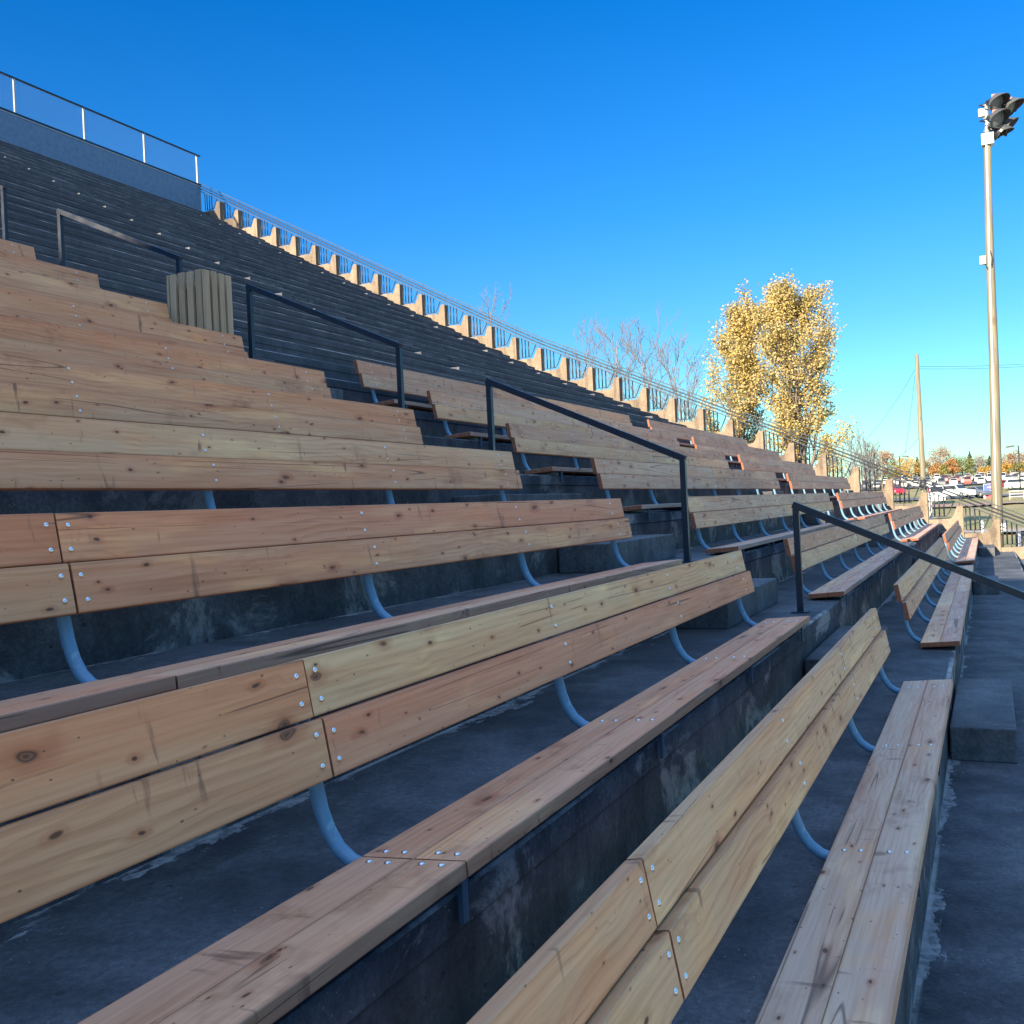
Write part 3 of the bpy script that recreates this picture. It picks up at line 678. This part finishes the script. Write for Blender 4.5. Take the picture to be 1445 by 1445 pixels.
def lamp(c, aim, s=1.0):
    c = Vector(c); R_, D = .29*s, .34*s
    h = part(MB().lathe([(-D*1.25, .02), (-D*1.2, .10*s), (-D*.75, .13*s), (-D*.6, .20*s), (0, R_), (.03, R_*1.03), (.03, R_*.96), (-.02, R_*.94)], c, aim, 22), 'lamp_head', HOUS, lp, tuple(c))
    part(MB().lathe([(-.02, R_*.94), (.015, R_*.6), (.03, .001)], c, aim, 22), 'lens', LENS, h, tuple(c))
    a = aim; up = (Vector((0, 0, 1))-a*a.z).normalized(); sd = a.cross(up)
    vs, fs = [], []; K = 12
    for i in range(K+1):
        th = math.radians(-15+210*i/K); d = sd*math.cos(th)+up*math.sin(th); ln = .06+.25*max(0, math.sin(th))
        for rr in (R_*1.045, R_*1.09): vs += [c+d*rr-a*.03, c+d*(rr+.02)+a*ln*s]
    for i in range(K):
        o = i*4; fs += [(o, o+1, o+5, o+4), (o+2, o+6, o+7, o+3), (o+1, o+3, o+7, o+5), (o, o+4, o+6, o+2)]
    fs += [(0, 2, 3, 1), (K*4, K*4+1, K*4+3, K*4+2)]
    part(MB().add(vs, fs), 'visor', VISR, h, tuple(c))
    q = c-a*D*.55+up*.2*s; part(MB().box((q.x-.07, q.y-.09, q.z-.03), (q.x+.07, q.y+.09, q.z+.06)), 'cap', PINK, h, tuple(q))
    m = MB()
    for e in (-1, 1): m.beam(c+sd*e*R_*1.1-a*.05, c+sd*e*R_*1.1-a*D*1.2-up*.12, .05, .02)
    m.beam(c+sd*R_*1.1-a*D*1.2-up*.12, c-sd*R_*1.1-a*D*1.2-up*.12, .05, .02)
    part(m, 'yoke', HOUS, h, tuple(c))
    return h
for (u, v, dx, s, am) in ((1407, 146, -.25, 1.0, aim), (1408, 168, -.3, 1.0, aim), (1427, 151, .1, .95, Vector((-.35, -.8, -.48)).normalized()), (1411, 187, .12, .95, Vector((.1, -.75, -.65)).normalized()), (1421, 180, .3, .95, Vector((-.05, -.85, -.2)).normalized())):
    lamp(at(u, v, PX+dx), am, s)
m = MB()
for z in (14.4, 13.95, 13.55): q = on_pole(z); m.beam(q+Vector((0, .1, 0)), q+Vector((0, -.42, .03)), .06, .06)
part(m, 'crossarm', HOUS, lp, tuple(on_pole(14)))
# thin wooden pole and its wires
X2 = 70.0; a2, b2 = at(1293.5, 500, X2), at(1303.5, 690, X2)
p2 = thing('utility_pole', (X2, b2[1], ground(70)), 'thin pale wooden pole without lamps left of the floodlight pole', 'pole')
part(MB().tube([(X2, b2[1]-.03, ground(70)-.1), tuple(b2), tuple(a2)], [.19, .18, .115], 10), 'pole', POLE, p2)
q = at(1303, 684, X2); part(MB().tube([(q[0], q[1], q[2]-.35), (q[0], q[1], q[2]+.35)], .20, 10), 'dark_wrap', BLK, p2, tuple(q))
def wire(pts, label, name='overhead_wire'):
    P = [Vector(p) for p in pts]
    tag(MB().tube(P, .011, 5, caps=False).build(name, RAILP, org=tuple(P[0])), label, 'wire', 'thin wires at the wooden poles')
def sag(a, b, s, n=10): return [Vector(a).lerp(Vector(b), i/n)-Vector((0, 0, 4*s*(i/n)*(1-i/n))) for i in range(n+1)]
for v0, v1, lab in ((517, 512, 'upper thin wire from the pale wooden pole to the right'), (520.5, 515.5, 'lower thin wire from the pale wooden pole to the right')):
    wire(sag(at(1297, v0, 70), at(1475, v1, 66), .08), lab)
wire(sag(at(1291, 522, 70), at(1222, 620, 78), .3), 'long slanting guy wire left of the pale wooden pole', 'guy_wire')
wire(sag(at(1291, 530, 70), at(1277, 640, 72), .2), 'steep guy wire close to the pale wooden pole', 'guy_wire')
wire(sag(at(1297, 617, 70), at(1268, 645, 74), .1), 'short low guy wire left of the pale wooden pole', 'guy_wire')
XP = 210.0; p = at(1243, 636, XP); t = thing('utility_pole', (XP, p[1], ground(XP)), 'short distant wooden pole with a small crossarm at the left', 'pole')
part(MB().tube([(XP, p[1], ground(XP)-.1), tuple(p)], [.2, .15], 8), 'pole', POLE, t)
part(MB().box((XP-.05, p[1]-.7, p[2]-.25), (XP+.05, p[1]+.7, p[2]-.12)), 'crossarm', POLE, t, tuple(p))
for (u, v, X, sgn, lab) in ((1269, 644, 240, -1, 'dark parking lot lamp post left of the thin wooden pole'), (1437, 629, 200, 1, 'dark parking lot lamp post at the right picture edge'), (1233, 642, 240, 1, 'dark parking lot lamp post by the bare shrubs')):
    p = at(u, v, X); t = thing('lamp_post', (X, p[1], ground(X)), lab, 'lamp post', 'parking lot lamp posts')
    part(MB().tube([(X, p[1], ground(X)-.1), tuple(p)], [.13, .10], 8), 'post', BLK, t)
    part(MB().beam((X, p[1], p[2]), (X, p[1]+sgn*.8, p[2]+.02), .1, .1), 'arm', BLK, t, tuple(p))
    part(MB().beam((X, p[1]+sgn*.7, p[2]+.02), (X, p[1]+sgn*2.0, p[2]-.14), .6, .28), 'lamp_head', BLK, t, tuple(p))

# ------------------------------------------------------------------ cars
CARP = obj_paint_mat('car_paint'); TYRE = N('tyre_rubber', .8); TYRE.col((.015, .015, .016)); TYRE = TYRE.mat
GLAS = N('car_window', .08); GLAS.col((.02, .025, .03)); GLAS = GLAS.mat; RIM = N('wheel_rim', .3, .8); RIM.col((.6, .6, .6)); RIM = RIM.mat
def loft(sections):
    m = MB(); n = len(sections[0]); vs = [p for s_ in sections for p in s_]
    fs = [(i*n+k, i*n+(k+1)%n, (i+1)*n+(k+1)%n, (i+1)*n+k) for i in range(len(sections)-1) for k in range(n)]
    fs += [tuple(range(n))[::-1], tuple((len(sections)-1)*n+k for k in range(n))]
    return m.add(vs, fs)
SHAPES = {'sedan': ([(-2.45,.55),(-2.4,.82),(-1.6,.92),(-.9,1.0),(1.35,1.02),(2.2,.98),(2.45,.85),(2.5,.5)], [(-1.05,.99),(-.25,1.48),(.9,1.50),(1.75,1.0)]),
          'suv': ([(-2.4,.6),(-2.35,.98),(-1.5,1.1),(-.9,1.15),(1.6,1.2),(2.25,1.18),(2.4,1.05),(2.42,.55)], [(-1.05,1.14),(-.35,1.78),(1.75,1.82),(2.25,1.18)]),
          'van': ([(-2.6,.6),(-2.55,1.0),(-2.0,1.2),(-1.6,1.3),(2.4,1.35),(2.6,1.3),(2.62,1.0),(2.62,.5)], [(-1.9,1.25),(-1.05,2.15),(2.35,2.2),(2.6,1.32)])}
def car_parts(kind):
    lo, ca = SHAPES[kind]; W = .93
    body = loft([[(x, -W*s_, .28), (x, -W, .5), (x, -W, z-.1), (x, -W*.93, z), (x, W*.93, z), (x, W, z-.1), (x, W, .5), (x, W*s_, .28)] for x, z in lo for s_ in (.92,)])
    (x0, z0), (x1, z1), (x2, z2), (x3, z3) = ca
    cab = loft([[(x, -w, z0-.05), (x, -w*.97, z-.06), (x, -w*.88, z), (x, w*.88, z), (x, w*.97, z-.06), (x, w, z0-.05)] for x, z, w in ((x0+.02, z0+.02, .86), (x1, z1, .80), (x2, z2, .80), (x3-.02, z3+.02, .86))])
    gl = MB(); lerp = lambda a, b, f: a+(b-a)*f
    for sgn in (-1, 1):
        w = .862*sgn
        xa0, xa1 = lerp(x0, x1, .25), lerp(x0, x1, .88); xb0, xb1 = lerp(x3, x2, .25), lerp(x3, x2, .88); zb, ztp = z0+.06, min(z1, z2)-.12
        gl.add([(xa0+.1, w, zb), (xb0-.1, w, zb), (xb1-.05, w*.945, ztp), (xa1+.05, w*.945, ztp)], [(0,1,2,3) if sgn < 0 else (3,2,1,0)])
    for xa, za, xb, zb, e in ((x0, z0, x1, z1, -1), (x3, z3, x2, z2, 1)):
        d = e*.015
        gl.add([(lerp(xa,xb,.12)+d, -.78, lerp(za,zb,.12)+.02), (lerp(xa,xb,.12)+d, .78, lerp(za,zb,.12)+.02), (lerp(xa,xb,.9)+d, .70, lerp(za,zb,.9)+.02), (lerp(xa,xb,.9)+d, -.70, lerp(za,zb,.9)+.02)], [(0,3,2,1) if e < 0 else (0,1,2,3)])
    return body, cab, gl
def scale(m, k=1/U): m.v = [(x*k, y*k, z*k) for x, y, z in m.v]; return m
CAR = {}
for k in SHAPES:
    b, c, g_ = map(scale, car_parts(k))
    full = MB(); full.add(b.v, b.f, 0); full.add(c.v, c.f, 0); full.add(g_.v, g_.f, 1)
    for wx in (-1.5, 1.5):
        for sy in (-1, 1): full.lathe([(0, .001), (0, .34/U), (.2/U, .34/U), (.2/U, .001)], (wx/U, (sy*.84-.1)/U, .34/U), (0, 1, 0), 14, 2)
    CAR[k] = (b, c, g_, full.mesh('parked_car', [CARP, GLAS, TYRE]))
COLS = {'white': (.58,.57,.54), 'cream': (.56,.50,.42), 'silver': (.40,.40,.40), 'pale grey': (.46,.45,.43), 'dark grey': (.10,.105,.11), 'dull red': (.30,.06,.05), 'black': (.02,.02,.022), 'beige': (.46,.39,.30)}
cr = random.Random(3); rowname = ['front', 'second', 'third', 'fourth', 'last']
ordn = ['first', 'second', 'third', 'fourth', 'fifth', 'sixth', 'seventh', 'eighth', 'ninth', 'tenth', 'eleventh', 'twelfth', 'thirteenth', 'fourteenth', 'fifteenth', 'sixteenth', 'seventeenth', 'eighteenth', 'nineteenth', 'twentieth', 'twenty-first', 'twenty-second']
for ri, X in enumerate((273, 289, 305, 321, 337)):
    y1 = at(1452, 680, X)[1]; n = 0; y = at(1222, 690, X)[1]
    while y > y1 and n < 22:
        k = cr.choice(['sedan', 'suv', 'suv', 'van']); cn = cr.choice(['white', 'white', 'cream', 'cream', 'silver', 'pale grey', 'beige', 'white', 'dull red', 'dark grey'])
        o = put('parked_car', CAR[k][3], (X+cr.uniform(-.7, .7), y, max(hill(X, y), ground(X))+.22)); o.color = (*COLS[cn], 1)
        o.scale = (.88, .88, .88); o.rotation_euler = (0, 0, cr.choice([0, math.pi])+cr.uniform(-.05, .05))
        tag(o, '%s %s in the %s row of the distant parking lot, %s from the left' % (cn, k, rowname[ri], ordn[n]), 'car', 'cars in the distant parking lot')
        y -= cr.uniform(2.75, 3.3); n += 1
def big_car(k, u, v, X, rot, color, label, zoff=.05):
    p = at(u, v, X); org = (X, p[1], max(hill(X, p[1]), ground(X))+zoff); t = thing('parked_car', org, label, 'car', 'cars on the grass')
    t.rotation_euler = (0, 0, rot); b, c, g_, _ = CAR[k]
    def pc(m, name, mat, par=t, loc=(0,0,0)):
        o = bpy.data.objects.new(name, m.mesh(name, mat)); COL.objects.link(o); o.parent = par; o.location = loc; o.color = (*color, 1); return o
    bo = pc(b, 'body', CARP); pc(c, 'cabin', CARP); pc(g_, 'window_glass', GLAS)
    for wx in (-1.5, 1.5):
        for sy in (-1, 1):
            w = pc(MB().lathe([(-.1/U, .001), (-.1/U, .34/U), (.1/U, .34/U), (.1/U, .001)], (0,0,0), (0, 1, 0), 16), 'wheel', TYRE, t, (wx, sy*.84, .34))
            pc(MB().lathe([(sy*.105/U, .001), (sy*.105/U, .22/U), (sy*.09/U, .23/U)], (0,0,0), (0, 1, 0), 14), 'rim', RIM, w)
    return t
big_car('suv', 1440, 686, 205, math.pi/2, (.62, .63, .64), 'silver wagon parked side on right of the light pole', .1)
big_car('sedan', 1416, 687, 212, math.pi/2+.5, (.22, .02, .03), 'maroon car half hidden behind the light pole', .1)
big_car('sedan', 1267, 690, 205, .25, (.42, .012, .04), 'bright red car seen through the railing pickets', .1)
big_car('van', 1321, 700, 152, .1, (.74, .73, .76), 'white van seen through the railing pickets', .16)
big_car('suv', 1350, 697, 165, .9, (.55, .57, .58), 'pale silver car in front of the parking lot grass', .16)
big_car('sedan', 1381, 699, 166, math.pi/2-.9, (.10, .12, .17), 'dark blue grey car left of the red white and blue banner', .16)

# ------------------------------------------------------------------ banner board, barrier, pipes, bollard
SB = N('banner_blue', .5); SB.col((.03, .07, .22)); SR = N('banner_red', .5); SR.col((.55, .04, .05)); SW = N('banner_white', .5); SW.col((.75, .75, .76))
X = 164.0; c0, c1 = at(1387.5, 683, X), at(1412, 704.5, X); y1, y0, z1, z0 = c0[1], c1[1], c0[2], c1[2]
t = thing('banner_board', (X, y0, z0), 'red white and blue banner board left of the light pole', 'sign')
part(MB().box((X, y0, z0), (X+.06, y1, z1)), 'board', SW.mat, t)
w, h = y1-y0, z1-z0
part(MB().box((X-.012, y0+.02, z0+h*.58), (X-.003, y1-.02, z1-.03)), 'blue_panel', SB.mat, t)
part(MB().box((X-.012, y0+.02, z0+.06), (X-.003, y1-w*.12, z0+h*.46)), 'red_panel', SR.mat, t)
m = MB()
for i, (a, b, z) in enumerate(((.30, .62, .86), (.22, .70, .78), (.36, .58, .70))): m.box((X-.022, y1-w*b, z0+h*z-.03), (X-.013, y1-w*a, z0+h*z+.03), i % 2)
part(m, 'lettering', [SR.mat, SW.mat], t)
for y in (y0+.1, y1-.1): part(MB().box((X+.062, y-.04, ground(X)-.1), (X+.12, y+.04, z1)), 'leg', STEEL, t, (X, y, z0))
X = 158.0; p = at(1437, 697, X); gz = ground(X)
t = thing('pipe_barrier', (X, p[1], gz), 'low white pipe barrier on the grass right of the light pole', 'barrier')
for z in (1.15, .75, .35): part(MB().tube([(X, p[1]-2.6, gz+z), (X, p[1]+1.2, gz+z)], .05, 6), 'rail', WHITE, t)
for y in (-2.5, -.7, 1.1): part(MB().tube([(X, p[1]+y, gz-.1), (X, p[1]+y, gz+1.2)], .05, 6), 'post', WHITE, t)
X = 35.2
t = thing('pipe_bundle', (X, -1.05, ground(X)), 'upright black and white pipes standing behind the last picket panel', 'pipes')
for i, (dx, y, r, top, mt) in enumerate(((0, -.82, .05, .42, ALU), (.1, -.93, .06, .46, BLK), (0, -1.02, .05, .38, WHITE), (.05, -1.12, .06, .44, BLK), (.1, -.74, .035, .4, BLK), (0, -1.22, .05, .40, ALU))):
    part(MB().tube([(X+dx, y, ground(X)-.1), (X+dx, y-.02, top)], r, 8), 'pipe', mt, t, (X+dx, y, 0))
for u, v0, v1, X, lab in ((1312.5, 700, 733, 35, 'slim white marker post behind a picket panel'), (1386, 735, 760, 36.5, 'short white marker post in the grass near the light pole')):
    a, b = at(u, v0, X), at(u+.6, v1, X)
    t = thing('marker_post', (X, a[1], ground(X)), lab, 'post', 'white marker posts')
    part(MB().tube([(X, b[1], ground(X)-.1), (X, a[1], a[2])], .045, 8), 'post', WHITE, t); part(MB().tube([(X, a[1], a[2]), (X, a[1], a[2]+.03)], [.05, .03], 8), 'cap', ALU, t, tuple(a))
